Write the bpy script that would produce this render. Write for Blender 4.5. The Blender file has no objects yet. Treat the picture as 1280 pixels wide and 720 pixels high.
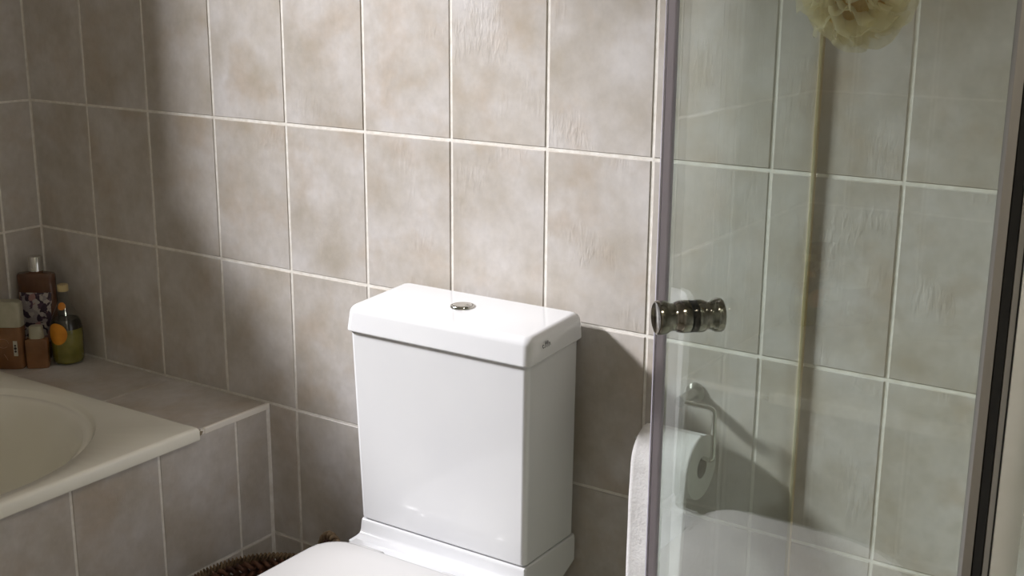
import bpy, bmesh, math, random
from mathutils import Vector, Matrix, noise

random.seed(7)
C = bpy.context.scene.collection
SC = bpy.context.scene
PI = math.pi

# ------------------------------------------------------------------ camera
cam_d = bpy.data.cameras.new('camera')
cam = bpy.data.objects.new('camera', cam_d); C.objects.link(cam)
cam_d.sensor_width = 36.0; cam_d.lens = 43.1438
cam_d.clip_start = 0.02
_r = Vector((0.83304, 0.55317, 0.00681)); _u = Vector((-0.14159, 0.20129, 0.96924)); _f = Vector((-0.53479, 0.80838, -0.24601))
cam.matrix_world = Matrix(((_r.x, _u.x, -_f.x, 0.89244), (_r.y, _u.y, -_f.y, -1.75389), (_r.z, _u.z, -_f.z, 1.37217), (0, 0, 0, 1)))
SC.camera = cam

# ------------------------------------------------------------------ world, lamps, exposure
w = bpy.data.worlds.new('room_world'); SC.world = w; w.use_nodes = True
w.node_tree.nodes['Background'].inputs[0].default_value = (0.75, 0.85, 1.0, 1)
w.node_tree.nodes['Background'].inputs[1].default_value = 0.5

WIN_Y0, WIN_Y1, WIN_Z0, WIN_Z1, WALL_T = -1.30, -0.59, 1.455, 2.12, 0.18     # window in the left wall, out of the frame
SKY = Vector((-2.67, -1.40, 2.47))              # bright patch of sky outside it
sky_d = bpy.data.lights.new('daylight', 'AREA'); sky_d.shape = 'RECTANGLE'; sky_d.size = 0.82; sky_d.size_y = 0.20
sky_d.energy = 252; sky_d.color = (1.0, 0.985, 1.01)
sky_o = bpy.data.objects.new('daylight', sky_d); C.objects.link(sky_o)
sky_o.location = SKY; sky_o.rotation_euler = (Vector((-0.25, -0.05, 0.85)) - SKY).to_track_quat('-Z', 'Y').to_euler()

fill_d = bpy.data.lights.new('fill_light', 'AREA'); fill_d.shape = 'DISK'  # soft fill added overhead to lift the shaded faces
fill_d.size = 0.26; fill_d.energy = 7.2; fill_d.color = (1.0, 0.925, 0.79)
fill_o = bpy.data.objects.new('fill_light', fill_d); C.objects.link(fill_o)
fill_o.location = (0.98, -1.35, 2.36)

vs = SC.view_settings
vs.view_transform = 'Standard'; vs.look = 'None'; vs.exposure = 0.0; vs.gamma = 1.0
vs.use_curve_mapping = False
SC.cycles.max_bounces = 12; SC.cycles.diffuse_bounces = 6; SC.cycles.glossy_bounces = 6
SC.cycles.transparent_max_bounces = 24
SC.cycles.caustics_reflective = False; SC.cycles.caustics_refractive = False

# ------------------------------------------------------------------ helpers
def link(o):
    C.objects.link(o); return o

def tag(o, label=None, cat=None, group=None, kind=None):
    if label: o['label'] = label
    if cat: o['category'] = cat
    if group: o['group'] = group
    if kind: o['kind'] = kind
    return o

def thing(name, label, cat, loc=(0, 0, 0), group=None):
    o = link(bpy.data.objects.new(name, None)); o.location = loc
    o.empty_display_size = 0.05
    return tag(o, label, cat, group)

def obj(name, bm, mats, parent=None, smooth=None, wn=False, world=True):
    """link a bmesh as one mesh object; coordinates are world ones, kept when parented"""
    me = bpy.data.meshes.new(name)
    bm.normal_update(); bm.to_mesh(me); bm.free()
    for m in (mats if isinstance(mats, (list, tuple)) else [mats]): me.materials.append(m)
    if smooth is not None:
        me.polygons.foreach_set('use_smooth', [True] * len(me.polygons))
        if smooth < 180: me.set_sharp_from_angle(angle=math.radians(smooth))
    o = link(bpy.data.objects.new(name, me))
    if parent is not None:
        o.parent = parent
        if world:
            pw = parent_matrix(parent)
            o.matrix_parent_inverse = pw.inverted()
    if wn:
        md = o.modifiers.new('weighted', 'WEIGHTED_NORMAL'); md.keep_sharp = True; md.weight = 100
    return o

def parent_matrix(o):
    m = Matrix.LocRotScale(o.location, o.rotation_euler, o.scale)
    if o.parent is not None: m = parent_matrix(o.parent) @ o.matrix_parent_inverse @ m
    return m

def add_box(bm, x0, x1, y0, y1, z0, z1, bevel=0.0, seg=2, M=None, edges=None):
    t = bmesh.new()
    vv = [t.verts.new(p) for p in ((x0, y0, z0), (x1, y0, z0), (x1, y1, z0), (x0, y1, z0), (x0, y0, z1), (x1, y0, z1), (x1, y1, z1), (x0, y1, z1))]
    for f in ((3, 2, 1, 0), (4, 5, 6, 7), (0, 1, 5, 4), (1, 2, 6, 5), (2, 3, 7, 6), (3, 0, 4, 7)):
        t.faces.new([vv[i] for i in f])
    if bevel > 0:
        bmesh.ops.bevel(t, geom=list(t.edges), offset=bevel, segments=seg, affect='EDGES', profile=0.5)
    merge(bm, t, M)

def merge(bm, t, M=None):
    me = bpy.data.meshes.new('tmp'); t.to_mesh(me); t.free()
    if M is not None: me.transform(M)
    bm.from_mesh(me); bpy.data.meshes.remove(me)

def box_obj(name, x0, x1, y0, y1, z0, z1, m, parent=None, bevel=0.0, seg=2, M=None):
    bm = bmesh.new(); add_box(bm, x0, x1, y0, y1, z0, z1, bevel, seg, M)
    return obj(name, bm, m, parent, 40 if bevel else None, wn=bevel > 0)

def add_lathe(bm, prof, M=None, n=32, cap=True):
    """prof: (radius, height) along local z"""
    t = bmesh.new(); rings = []
    for r, h in prof:
        rings.append([t.verts.new((r * math.cos(2 * PI * i / n), r * math.sin(2 * PI * i / n), h)) for i in range(n)])
    for a, b in zip(rings, rings[1:]):
        for i in range(n):
            t.faces.new((a[i], a[(i + 1) % n], b[(i + 1) % n], b[i]))
    if cap:
        t.faces.new(rings[0][::-1]); t.faces.new(rings[-1])
    merge(bm, t, M)

def add_tube(bm, pts, r, n=10, cap=True, rad=None):
    pts = [Vector(p) for p in pts]
    rings = []; up = None
    for i, p in enumerate(pts):
        d = (pts[min(i + 1, len(pts) - 1)] - pts[max(i - 1, 0)]).normalized()
        if up is None:
            up = Vector((0, 0, 1)) if abs(d.z) < 0.9 else Vector((0, 1, 0))
        a = d.cross(up).normalized(); b = a.cross(d).normalized(); up = b
        rr = rad[i] if rad else r
        rings.append([bm.verts.new(p + a * rr * math.cos(2 * PI * k / n) + b * rr * math.sin(2 * PI * k / n)) for k in range(n)])
    for A, B in zip(rings, rings[1:]):
        for k in range(n): bm.faces.new((A[k], A[(k + 1) % n], B[(k + 1) % n], B[k]))
    if cap:
        bm.faces.new(rings[0][::-1]); bm.faces.new(rings[-1])

def loft(bm, loops, cap0=True, cap1=True):
    rings = [[bm.verts.new(p) for p in L] for L in loops]
    n = len(rings[0])
    for a, b in zip(rings, rings[1:]):
        for i in range(n): bm.faces.new((a[i], a[(i + 1) % n], b[(i + 1) % n], b[i]))
    if cap0: bm.faces.new(rings[0][::-1])
    if cap1: bm.faces.new(rings[-1])

def arc_path(pts, r, n=6):
    """polyline with rounded corners"""
    P = [Vector(p) for p in pts]; out = [P[0]]
    for a, b, c in zip(P, P[1:], P[2:]):
        d0 = (a - b).normalized(); d1 = (c - b).normalized()
        s = b + d0 * r; e = b + d1 * r
        for k in range(n + 1):
            t = k / n
            out.append(s * (1 - t) ** 2 + b * 2 * t * (1 - t) + e * t * t)
    out.append(P[-1]); return out

# ------------------------------------------------------------------ materials
def lin(r, g, b):
    f = lambda c: (c / 255 / 12.92) if c / 255 <= 0.04045 else ((c / 255 + 0.055) / 1.055) ** 2.4
    return (f(r), f(g), f(b), 1.0)

def mat(name, col=(200, 200, 200), rough=0.5, metal=0.0, **kw):
    m = bpy.data.materials.new(name); m.use_nodes = True
    b = m.node_tree.nodes['Principled BSDF']
    b.inputs['Base Color'].default_value = lin(*col)
    b.inputs['Roughness'].default_value = rough
    b.inputs['Metallic'].default_value = metal
    for k, v in kw.items(): b.inputs[k].default_value = v
    return m

def nodes(m): return m.node_tree.nodes, m.node_tree.links, m.node_tree.nodes['Principled BSDF']

def noisy(m, c0, c1, scale=20, detail=4, bump=0.0, bscale=None, coord='Object', stretch=(1, 1, 1), lo=0.35, hi=0.65):
    N, L, b = nodes(m)
    tc = N.new('ShaderNodeTexCoord'); mp = N.new('ShaderNodeMapping'); mp.inputs['Scale'].default_value = stretch
    L.new(tc.outputs[coord], mp.inputs[0])
    nz = N.new('ShaderNodeTexNoise'); nz.inputs['Scale'].default_value = scale; nz.inputs['Detail'].default_value = detail
    L.new(mp.outputs[0], nz.inputs['Vector'])
    cr = N.new('ShaderNodeValToRGB'); cr.color_ramp.elements[0].color = lin(*c0); cr.color_ramp.elements[1].color = lin(*c1)
    cr.color_ramp.elements[0].position = lo; cr.color_ramp.elements[1].position = hi
    L.new(nz.outputs['Fac'], cr.inputs[0]); L.new(cr.outputs[0], b.inputs['Base Color'])
    if bump:
        n2 = N.new('ShaderNodeTexNoise'); n2.inputs['Scale'].default_value = bscale or scale * 3; n2.inputs['Detail'].default_value = 5
        L.new(mp.outputs[0], n2.inputs['Vector'])
        bp = N.new('ShaderNodeBump'); bp.inputs['Strength'].default_value = bump; bp.inputs['Distance'].default_value = 0.002
        L.new(n2.outputs['Fac'], bp.inputs['Height']); L.new(bp.outputs[0], b.inputs['Normal'])
    return m

def tile_material():
    m = mat('ceramic_tile', (190, 180, 168), 0.32); N, L, b = nodes(m)
    b.inputs['Specular IOR Level'].default_value = 0.4
    tc = N.new('ShaderNodeTexCoord'); oi = N.new('ShaderNodeObjectInfo')
    ml = N.new('ShaderNodeMath'); ml.operation = 'MULTIPLY'; ml.inputs[1].default_value = 37.0
    L.new(oi.outputs['Random'], ml.inputs[0])
    cb = N.new('ShaderNodeCombineXYZ'); 
    for i in range(3): L.new(ml.outputs[0], cb.inputs[i])
    ad = N.new('ShaderNodeVectorMath'); ad.operation = 'ADD'
    L.new(tc.outputs['Object'], ad.inputs[0]); L.new(cb.outputs[0], ad.inputs[1])
    def ns(scale, detail=4, rough=0.55, st=None, off=0):
        mp = N.new('ShaderNodeMapping'); mp.inputs['Scale'].default_value = st or (1, 1, 1); mp.inputs['Location'].default_value = (off, off, off)
        L.new(ad.outputs[0], mp.inputs[0])
        n = N.new('ShaderNodeTexNoise'); n.inputs['Scale'].default_value = scale; n.inputs['Detail'].default_value = detail; n.inputs['Roughness'].default_value = rough
        L.new(mp.outputs[0], n.inputs['Vector']); return n.outputs['Fac']
    def ramp(fac, a, bb, ca, cb_):
        r = N.new('ShaderNodeValToRGB'); r.color_ramp.elements[0].position = a; r.color_ramp.elements[1].position = bb
        r.color_ramp.elements[0].color = ca; r.color_ramp.elements[1].color = cb_
        L.new(fac, r.inputs[0]); return r.outputs[0]
    def mix(f, a, c, mode='MIX'):
        x = N.new('ShaderNodeMix'); x.data_type = 'RGBA'; x.blend_type = mode
        if isinstance(f, float): x.inputs[0].default_value = f
        else: L.new(f, x.inputs[0])
        L.new(a, x.inputs[6]); L.new(c, x.inputs[7]); return x.outputs[2]
    W1 = (1, 1, 1, 1); K = (0, 0, 0, 1)
    clouds = ramp(ns(7.5, 5, 0.58), 0.30, 0.66, lin(179, 171, 159), lin(205, 201, 198))
    warm = ramp(ns(8, 4, 0.6, None, 11.3), 0.50, 0.72, K, W1)
    wcol = N.new('ShaderNodeRGB'); wcol.outputs[0].default_value = lin(178, 159, 136)
    wf = N.new('ShaderNodeMath'); wf.operation = 'MULTIPLY'; wf.inputs[1].default_value = 0.5; L.new(warm, wf.inputs[0])
    c1 = mix(wf.outputs[0], clouds, wcol.outputs[0])
    fine = ramp(ns(60, 4, 0.6, (1, 0.8, 1), 3.1), 0.3, 0.7, (0.93, 0.93, 0.93, 1), (1.04, 1.04, 1.04, 1))
    c2 = mix(1.0, c1, fine, 'MULTIPLY')
    var = ramp(oi.outputs['Random'], 0, 1, (0.95, 0.945, 0.94, 1), (1.03, 1.03, 1.035, 1))
    c3 = mix(1.0, c2, var, 'MULTIPLY')
    L.new(c3, b.inputs['Base Color'])
    # pitted streaks in some areas
    streak = ramp(ns(120, 3, 0.6, (1, 0.3, 1), 7.7), 0.45, 0.62, K, W1)
    mask = ramp(ns(9, 2, 0.5, None, 5.2), 0.53, 0.66, K, W1)
    hm = N.new('ShaderNodeMath'); hm.operation = 'MULTIPLY'; L.new(streak, hm.inputs[0]); L.new(mask, hm.inputs[1])
    ha = N.new('ShaderNodeMath'); ha.operation = 'MULTIPLY_ADD'; ha.inputs[1].default_value = 0.35
    L.new(ns(28, 4), ha.inputs[0]); L.new(hm.outputs[0], ha.inputs[2])
    bp = N.new('ShaderNodeBump'); bp.inputs['Strength'].default_value = 0.26; bp.inputs['Distance'].default_value = 0.0016
    L.new(ha.outputs[0], bp.inputs['Height']); L.new(bp.outputs[0], b.inputs['Normal'])
    rr = N.new('ShaderNodeMapRange'); rr.inputs[3].default_value = 0.26; rr.inputs[4].default_value = 0.48
    L.new(ns(15), rr.inputs[0]); L.new(rr.outputs[0], b.inputs['Roughness'])
    return m

def glass_material(name, tint, f0=0.04):
    """sheet glass: Schlick reflection over a tinted see-through"""
    m = bpy.data.materials.new(name); m.use_nodes = True
    N, L = m.node_tree.nodes, m.node_tree.links; N.clear()
    out = N.new('ShaderNodeOutputMaterial'); mx = N.new('ShaderNodeMixShader')
    tr = N.new('ShaderNodeBsdfTransparent'); tr.inputs[0].default_value = (*tint, 1)
    gl = N.new('ShaderNodeBsdfGlossy'); gl.inputs['Roughness'].default_value = 0.0; gl.inputs['Color'].default_value = (1, 1, 1, 1)
    lw = N.new('ShaderNodeLayerWeight'); lw.inputs['Blend'].default_value = 0.5
    p = N.new('ShaderNodeMath'); p.operation = 'POWER'; p.inputs[1].default_value = 5.0
    a = N.new('ShaderNodeMath'); a.operation = 'MULTIPLY_ADD'; a.inputs[1].default_value = 1 - f0; a.inputs[2].default_value = f0
    L.new(lw.outputs['Facing'], p.inputs[0]); L.new(p.outputs[0], a.inputs[0]); L.new(a.outputs[0], mx.inputs[0])
    L.new(tr.outputs[0], mx.inputs[1]); L.new(gl.outputs[0], mx.inputs[2]); L.new(mx.outputs[0], out.inputs[0])
    return m

TILE = tile_material()
GROUT = noisy(mat('grout', (232, 228, 221), 0.9), (222, 217, 208), (238, 235, 229), 60, 4, 0.3, 300)
PAINT = noisy(mat('white_paint', (225, 222, 216), 0.8), (222, 219, 213), (230, 227, 222), 6, 3, 0.1, 250)
CERAM = noisy(mat('white_ceramic', (217, 218, 220), 0.08), (214, 215, 218), (219, 220, 222), 4, 2)
CERAM.node_tree.nodes['Principled BSDF'].inputs['Coat Weight'].default_value = 0.3
SEAT = noisy(mat('white_seat_plastic', (206, 205, 205), 0.22), (203, 202, 202), (208, 207, 207), 5, 2)
ACRYL = noisy(mat('cream_acrylic', (240, 237, 225), 0.18), (236, 233, 220), (242, 240, 229), 4, 2)
CHROME = mat('chrome', (215, 214, 210), 0.09, 1.0)
SMOKE = noisy(mat('smoky_chrome', (150, 148, 140), 0.12, 1.0), (120, 117, 108), (165, 163, 156), 40, 3)
BRUSH = noisy(mat('brushed_steel', (175, 174, 168), 0.28, 1.0), (160, 159, 152), (185, 184, 178), 60, 3)
BLACK = noisy(mat('black_rubber', (16, 16, 15), 0.4), (12, 12, 11), (24, 24, 22), 40, 3)
ALU = noisy(mat('aluminium_profile', (168, 166, 160), 0.35, 0.9), (158, 156, 151), (178, 176, 171), 50, 3, stretch=(1, 1, 0.05))
GREYSEAL = noisy(mat('grey_plastic_seal', (150, 147, 142), 0.5), (138, 135, 130), (160, 157, 152), 30, 3, stretch=(1, 1, 0.05))
VIOLET = noisy(mat('violet_tinted_seal', (205, 200, 220), 0.4), (196, 190, 212), (212, 208, 226), 30, 3, stretch=(1, 1, 0.05))
VLIGHT = noisy(mat('clear_seal_edge', (200, 198, 212), 0.25), (188, 186, 204), (212, 210, 222), 30, 3, stretch=(1, 1, 0.05))
YELLOW = noisy(mat('yellowed_silicone', (200, 184, 148), 0.5), (186, 166, 124), (214, 203, 176), 25, 4, stretch=(1, 1, 0.2))
GLASS = glass_material('green_sheet_glass', (0.922, 0.953, 0.938))
CLEAR = glass_material('clear_bottle_glass', (0.88, 0.88, 0.86))
PAPER = noisy(mat('toilet_tissue', (236, 234, 234), 0.95), (232, 230, 230), (240, 239, 239), 90, 4, 0.35, 260)
CARD = noisy(mat('grey_cardboard', (120, 112, 98), 0.9), (108, 100, 86), (128, 120, 106), 80, 4)
FLOORT = noisy(mat('floor_tile', (150, 142, 130), 0.4), (138, 130, 118), (160, 152, 141), 8, 4)
WICK = noisy(mat('dark_wicker', (84, 52, 36), 0.75), (58, 33, 24), (104, 68, 47), 60, 4, 0.5, 240)
WICKL = noisy(mat('tan_fibre', (104, 84, 60), 0.85), (80, 62, 42), (122, 102, 76), 90, 4, 0.5, 300)
GREYINK = mat('grey_glaze_print', (118, 118, 118), 0.3)
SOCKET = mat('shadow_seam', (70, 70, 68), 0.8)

# ------------------------------------------------------------------ tiles
G = 0.0052
_tile_cache = {}
def tile_mesh(a, b, m=None):
    m = m or TILE
    k = (round(a, 4), round(b, 4), m.name)
    if k not in _tile_cache:
        bm = bmesh.new(); hx, hy, t, bv = a / 2, b / 2, 0.006, min(0.0014, a / 4)
        lo = [bm.verts.new(p) for p in ((-hx, -hy, -t), (hx, -hy, -t), (hx, hy, -t), (-hx, hy, -t))]
        mi = [bm.verts.new(p) for p in ((-hx, -hy, -bv), (hx, -hy, -bv), (hx, hy, -bv), (-hx, hy, -bv))]
        hi = [bm.verts.new(p) for p in ((-hx + bv, -hy + bv, 0), (hx - bv, -hy + bv, 0), (hx - bv, hy - bv, 0), (-hx + bv, hy - bv, 0))]
        for A, B in ((lo, mi), (mi, hi)):
            for i in range(4): bm.faces.new((A[i], A[(i + 1) % 4], B[(i + 1) % 4], B[i]))
        bm.faces.new(hi)
        me = bpy.data.meshes.new('tile'); bm.to_mesh(me); bm.free(); me.materials.append(m)
        _tile_cache[k] = me
    return _tile_cache[k]

def tile_plane(parent, origin, U, V, us, vs_, skip=None, m=None, gap=G):
    """one object per tile; local x along U, y along V, z = U x V is the outward normal"""
    U, V, O = Vector(U), Vector(V), Vector(origin); Nn = U.cross(V)
    inv = parent_matrix(parent).inverted()
    for u0, u1 in zip(us, us[1:]):
        for v0, v1 in zip(vs_, vs_[1:]):
            if u1 - u0 < 0.012 or v1 - v0 < 0.012: continue
            if skip and skip((u0 + u1) / 2, (v0 + v1) / 2): continue
            o = link(bpy.data.objects.new('tile', tile_mesh(u1 - u0 - gap, v1 - v0 - gap, m)))
            p = O + U * (u0 + u1) / 2 + V * (v0 + v1) / 2 + Nn * random.uniform(-0.0004, 0.0002)
            R = Matrix((U, V, Nn)).transposed().to_4x4()
            j = Matrix.Rotation(random.uniform(-0.0012, 0.0012), 4, 'X') @ Matrix.Rotation(random.uniform(-0.0012, 0.0012), 4, 'Y')
            o.matrix_world = Matrix.Translation(p) @ R @ j
            o.parent = parent; o.matrix_parent_inverse = inv

def struct(name, boxes, m, label=None):
    bm = bmesh.new()
    for b in boxes: add_box(bm, *b)
    o = obj(name, bm, m); tag(o, label, kind='structure'); return o

XL, XR, YF, ZC = -1.599, 1.26, -2.45, 2.42           # room box; the tiled back wall is the plane y = 0
W, H, Z0 = 0.2, 0.29485, 1.09                        # tile size and the height of one bed joint
ZR = [0.0] + [Z0 + k * H for k in range(-3, 5)] + [ZC]
XS = [XL] + [k * W for k in range(-7, 7)] + [XR]
GR = 0.0016                                          # joints lie this much behind the tile faces

wall_back = struct('wall_back', [(XL - 0.3, XR + 0.2, GR, 0.14, -0.02, ZC)], GROUT, 'back wall of mottled beige tiles with pale joints behind the toilet')
tile_plane(wall_back, (0, 0, 0), (1, 0, 0), (0, 0, 1), XS, ZR, skip=lambda x, z: x < -0.9 and z < 0.3)

xl = XL - GR
wall_left = struct('wall_left', [(xl - WALL_T, xl, YF, WIN_Y0, -0.02, ZC), (xl - WALL_T, xl, WIN_Y1, GR, -0.02, ZC),
                                 (xl - WALL_T, xl, WIN_Y0, WIN_Y1, -0.02, WIN_Z0), (xl - WALL_T, xl, WIN_Y0, WIN_Y1, WIN_Z1, ZC)], GROUT, 'left wall of mottled beige tiles at the end of the bath shelf')
yl = [YF] + [-0.0985 - k * W for k in range(11, -1, -1)] + [0.0]
yl = sorted([y for y in yl if abs(y - WIN_Y0) > 0.07 and abs(y - WIN_Y1) > 0.07] + [WIN_Y0, WIN_Y1])
zl = sorted([z for z in ZR if abs(z - WIN_Z0) > 0.07 and abs(z - WIN_Z1) > 0.07] + [WIN_Z0, WIN_Z1])
tile_plane(wall_left, (XL, 0, 0), (0, 1, 0), (0, 0, 1), yl, zl, skip=lambda y, z: z < 0.3 or (WIN_Y0 < y < WIN_Y1 and WIN_Z0 < z < WIN_Z1))
bm = bmesh.new(); xg = xl - WALL_T + 0.03
for q in ((WIN_Y0, WIN_Y0 + 0.03, WIN_Z0, WIN_Z1), (WIN_Y1 - 0.012, WIN_Y1, WIN_Z0, WIN_Z1), (WIN_Y0, WIN_Y1, WIN_Z0, WIN_Z0 + 0.012), (WIN_Y0, WIN_Y1, WIN_Z1 - 0.012, WIN_Z1)):
    add_box(bm, xg - 0.02, xg + 0.02, *q)
window = tag(obj('window_1', bm, PAINT), 'white framed window in the left wall above the bath', kind='structure')
box_obj('pane', xg - 0.003, xg + 0.003, WIN_Y0 + 0.03, WIN_Y1 - 0.012, WIN_Z0 + 0.012, WIN_Z1 - 0.012, glass_material('window_glass', (0.98, 0.98, 0.98)), window)

wall_right = struct('wall_right', [(XR + GR, XR + 0.2, YF, GR, -0.02, ZC)], GROUT, 'right wall of mottled beige tiles beside the shower')
tile_plane(wall_right, (XR, 0, 0), (0, -1, 0), (0, 0, 1), [k * W for k in range(0, 7)], ZR)
struct('wall_front', [(XL - 0.3, XR + 0.2, YF - 0.12, YF, -0.02, ZC)], PAINT, 'plain painted wall behind the viewer')
struct('ceiling', [(XL - 0.3, XR + 0.2, YF - 0.12, 0.14, ZC, ZC + 0.1)], PAINT, 'plain white painted ceiling')
floor = struct('floor', [(XL - 0.3, XR + 0.2, YF - 0.12, 0.14, -0.1, -GR)], GROUT, 'floor of beige tiles under the toilet')
tile_plane(floor, (0, 0, 0), (1, 0, 0), (0, 1, 0), [-0.86 + 0.3 * k for k in range(0, 8)], [YF] + [-2.4 + 0.3 * k for k in range(0, 9)], m=FLOORT)

# tiled surround of the bath: front panel and end shelf
XB, ZS = -0.875, 0.5003
wall_bath = struct('wall_bath', [(XB - 0.012, XB - GR, -2.2, -0.2065, 0, 0.482), (XB - 0.012, XB - GR, -0.2065, -0.0005, 0, ZS - GR)], GROUT,
                   'front panel of beige tiles below the bath rim')
shelf = struct('trim_1', [(XL + 0.001, XB - 0.012, -0.206, -0.0005, 0.44, ZS - GR)], GROUT, 'tiled shelf at the end of the bath below the back wall')
tile_plane(wall_bath, (XB, 0, 0), (0, 1, 0), (0, 0, 1), [-2.2] + [-0.0985 - k * W for k in range(10, -1, -1)] + [-0.009], [0, Z0 - 3 * H, ZS - 0.008])
tile_plane(shelf, (0, 0, ZS), (1, 0, 0), (0, 1, 0), [XL, -1.4650, -1.1702, XB - 0.004], [-0.206, -0.002], gap=0.0026)
box_obj('edge_trim', XB - 0.007, XB + 0.001, -0.182, -0.002, ZS - 0.012, ZS + 0.0015, mat('white_edge_trim', (236, 231, 222), 0.5), wall_bath, 0.0025, 3)
bm = bmesh.new()
bmesh.ops.create_icosphere(bm, subdivisions=3, radius=1.0)
for v in bm.verts:
    n_ = noise.noise(v.co * 2.3)
    v.co = Vector((XB - 0.008 + v.co.x * 0.009 * (1 + .3 * n_), -0.196 + v.co.y * 0.014 * (1 + .3 * n_), ZS - 0.008 + v.co.z * 0.0085 * (1 + .3 * n_)))
o = obj('silicone_lump', bm, mat('brown_silicone', (140, 128, 104), 0.6), wall_bath, 180); o['label'] = 'brownish lump of sealant at the end of the white edge trim'

# ------------------------------------------------------------------ bathtub
def stadium(cx, r, y_end, y_far, n=96, sq=1.0):
    """closed loop: straight sides, round ends; y_end is the visible end (towards the shelf)"""
    out = []; c0 = y_end - r; c1 = y_far + r; half = n // 2
    for i in range(half):
        a = PI * i / (half - 1); out.append((cx + r * math.cos(a), c0 + r * math.sin(a)))
    for i in range(half):
        a = PI + PI * i / (half - 1); out.append((cx + r * math.cos(a), c1 + r * math.sin(a)))
    return out
def rect_for(loop, x0, x1, y0, y1, cx, c0, c1):
    out = []
    for i, (x, y) in enumerate(loop):
        cy = c0 if i < len(loop) // 2 else c1
        dx, dy = x - cx, y - cy
        tx = ((x1 - cx) / dx) if dx > 1e-6 else ((x0 - cx) / dx if dx < -1e-6 else 1e9)
        ty = ((y1 - cy) / dy) if dy > 1e-6 else ((y0 - cy) / dy if dy < -1e-6 else 1e9)
        t = min(tx, ty); out.append([cx + dx * t, cy + dy * t])
    for X, Y in ((x0, y0), (x1, y0), (x1, y1), (x0, y1)):
        k = min(range(len(out)), key=lambda i: (out[i][0] - X) ** 2 + (out[i][1] - Y) ** 2); out[k] = [X, Y]
    return [tuple(q) for q in out]
bx0, bx1, by0, by1 = XL + 0.001, -0.8600, -1.98, -0.2085
ZT = 0.5145; cx = -1.235
inner = stadium(cx, 0.330, -0.280, -1.86)
def L3(l, z): return [(x, y, z) for x, y in l]
def rl(ins):
    return rect_for(inner, bx0 + min(ins, .0), bx1 - ins, by0, by1 - ins, cx, -0.61, -1.53)
def ridge_loop(d_end, d_side):
    out = []
    for i, (x, y) in enumerate(inner):
        if i < len(inner) // 2:
            a = PI * i / (len(inner) // 2 - 1)
            out.append((x + d_side * math.cos(a), y + d_end * max(0.0, math.sin(a)) ** 1.0 * (1 if True else 0)))
        else:
            a = PI + PI * (i - len(inner) // 2) / (len(inner) // 2 - 1)
            out.append((x + d_side * math.cos(a), y + d_end * math.sin(a)))
    return out
loops = [L3(rl(0.020), 0.486), L3(rl(0.0035), 0.486), L3(rl(0.0005), 0.4875), L3(rl(0.0), 0.490), L3(rl(0.0), ZT - 0.008), L3(rl(0.0012), ZT - 0.004), L3(rl(0.004), ZT - 0.001), L3(rl(0.008), ZT)]
loops += [L3(ridge_loop(0.036, 0.012), ZT), L3(ridge_loop(0.033, 0.011), ZT - 0.0015), L3(ridge_loop(0.028, 0.008), ZT - 0.0095), L3(ridge_loop(0.025, 0.006), ZT - 0.0115), L3(ridge_loop(0.016, 0.003), ZT - 0.0105), L3(ridge_loop(0.006, 0.001), ZT - 0.0105), L3(inner, ZT - 0.014)]
for ins, z in ((0.006, 0.490), (0.016, 0.465), (0.030, 0.40), (0.048, 0.28), (0.070, 0.18), (0.10, 0.13), (0.16, 0.115)):
    loops.append(L3(stadium(cx, 0.33 - ins, -0.280 - ins * 1.6, -1.86 + ins), z))
bm = bmesh.new(); loft(bm, loops, cap0=False, cap1=True)
bath = thing('bathtub', 'cream white bathtub with an oval basin set in tiled surround', 'bathtub', (cx, -1.1, 0.0))
obj('tub', bm, ACRYL, bath, 60)
bm = bmesh.new(); add_lathe(bm, [(0.028, 0.1145), (0.03, 0.117), (0.012, 0.118)], Matrix.Translation((cx, -0.75, 0)), 24)
obj('drain', bm, CHROME, bath, 40)

# ------------------------------------------------------------------ toilet
TX = -0.296
toilet = thing('toilet', 'white close-coupled toilet with a boxy cistern standing against tiled wall', 'toilet', (TX, -0.3, 0))
def taper_box(x0, x1, y0, y1, z0, X0, X1, Y0, Y1, z1, rv, rt, rb, seg=4):
    """box whose lower rectangle differs from its upper one, with rounded uprights, top and bottom edges"""
    bm = bmesh.new()
    def ring(x0, x1, y0, y1, z, r, n=6):
        r = max(r, 0.0006); out = []
        for cx_, cy_, a0 in ((x1 - r, y1 - r, 0), (x0 + r, y1 - r, PI / 2), (x0 + r, y0 + r, PI), (x1 - r, y0 + r, 1.5 * PI)):
            for k in range(n + 1):
                a = a0 + PI / 2 * k / n; out.append((cx_ + r * math.cos(a), cy_ + r * math.sin(a), z))
        return out
    L = []
    hh = z1 - z0
    def rect_at(z):
        t = (z - z0) / hh
        return [a + (b - a) * t for a, b in ((x0, X0), (x1, X1), (y0, Y0), (y1, Y1))]
    def sh(z, i):
        a = rect_at(z); return ring(a[0] + i, a[1] - i, a[2] + i, a[3] - i, z, rv - i * 0.5)
    for k in range(seg + 1):
        a = PI / 2 * k / seg; L.append(sh(z0 + rb * (1 - math.sin(a)) , rb * (1 - math.cos(a)) ) if False else sh(z0 + rb * (1 - math.cos(a)), rb * (1 - math.sin(a))))
    for k in range(seg + 1):
        a = PI / 2 * k / seg; L.append(sh(z1 - rt * (1 - math.sin(a)), rt * (1 - math.cos(a))))
    loft(bm, L); return bm
# tank
bm = taper_box(-0.4735, -0.1190, -0.1815, -0.022, 0.4155, -0.4890, -0.1160, -0.1825, -0.022, 0.768, 0.010, 0.002, 0.004)
for v in bm.verts:
    if v.co.z > 0.7: v.co.z += 0.055 * (v.co.y + 0.182)
obj('cistern_tank', bm, CERAM, toilet, 50, wn=True)
box_obj('seam', -0.4855, -0.1195, -0.1785, -0.024, 0.764, 0.7700, SOCKET, toilet)
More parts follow.
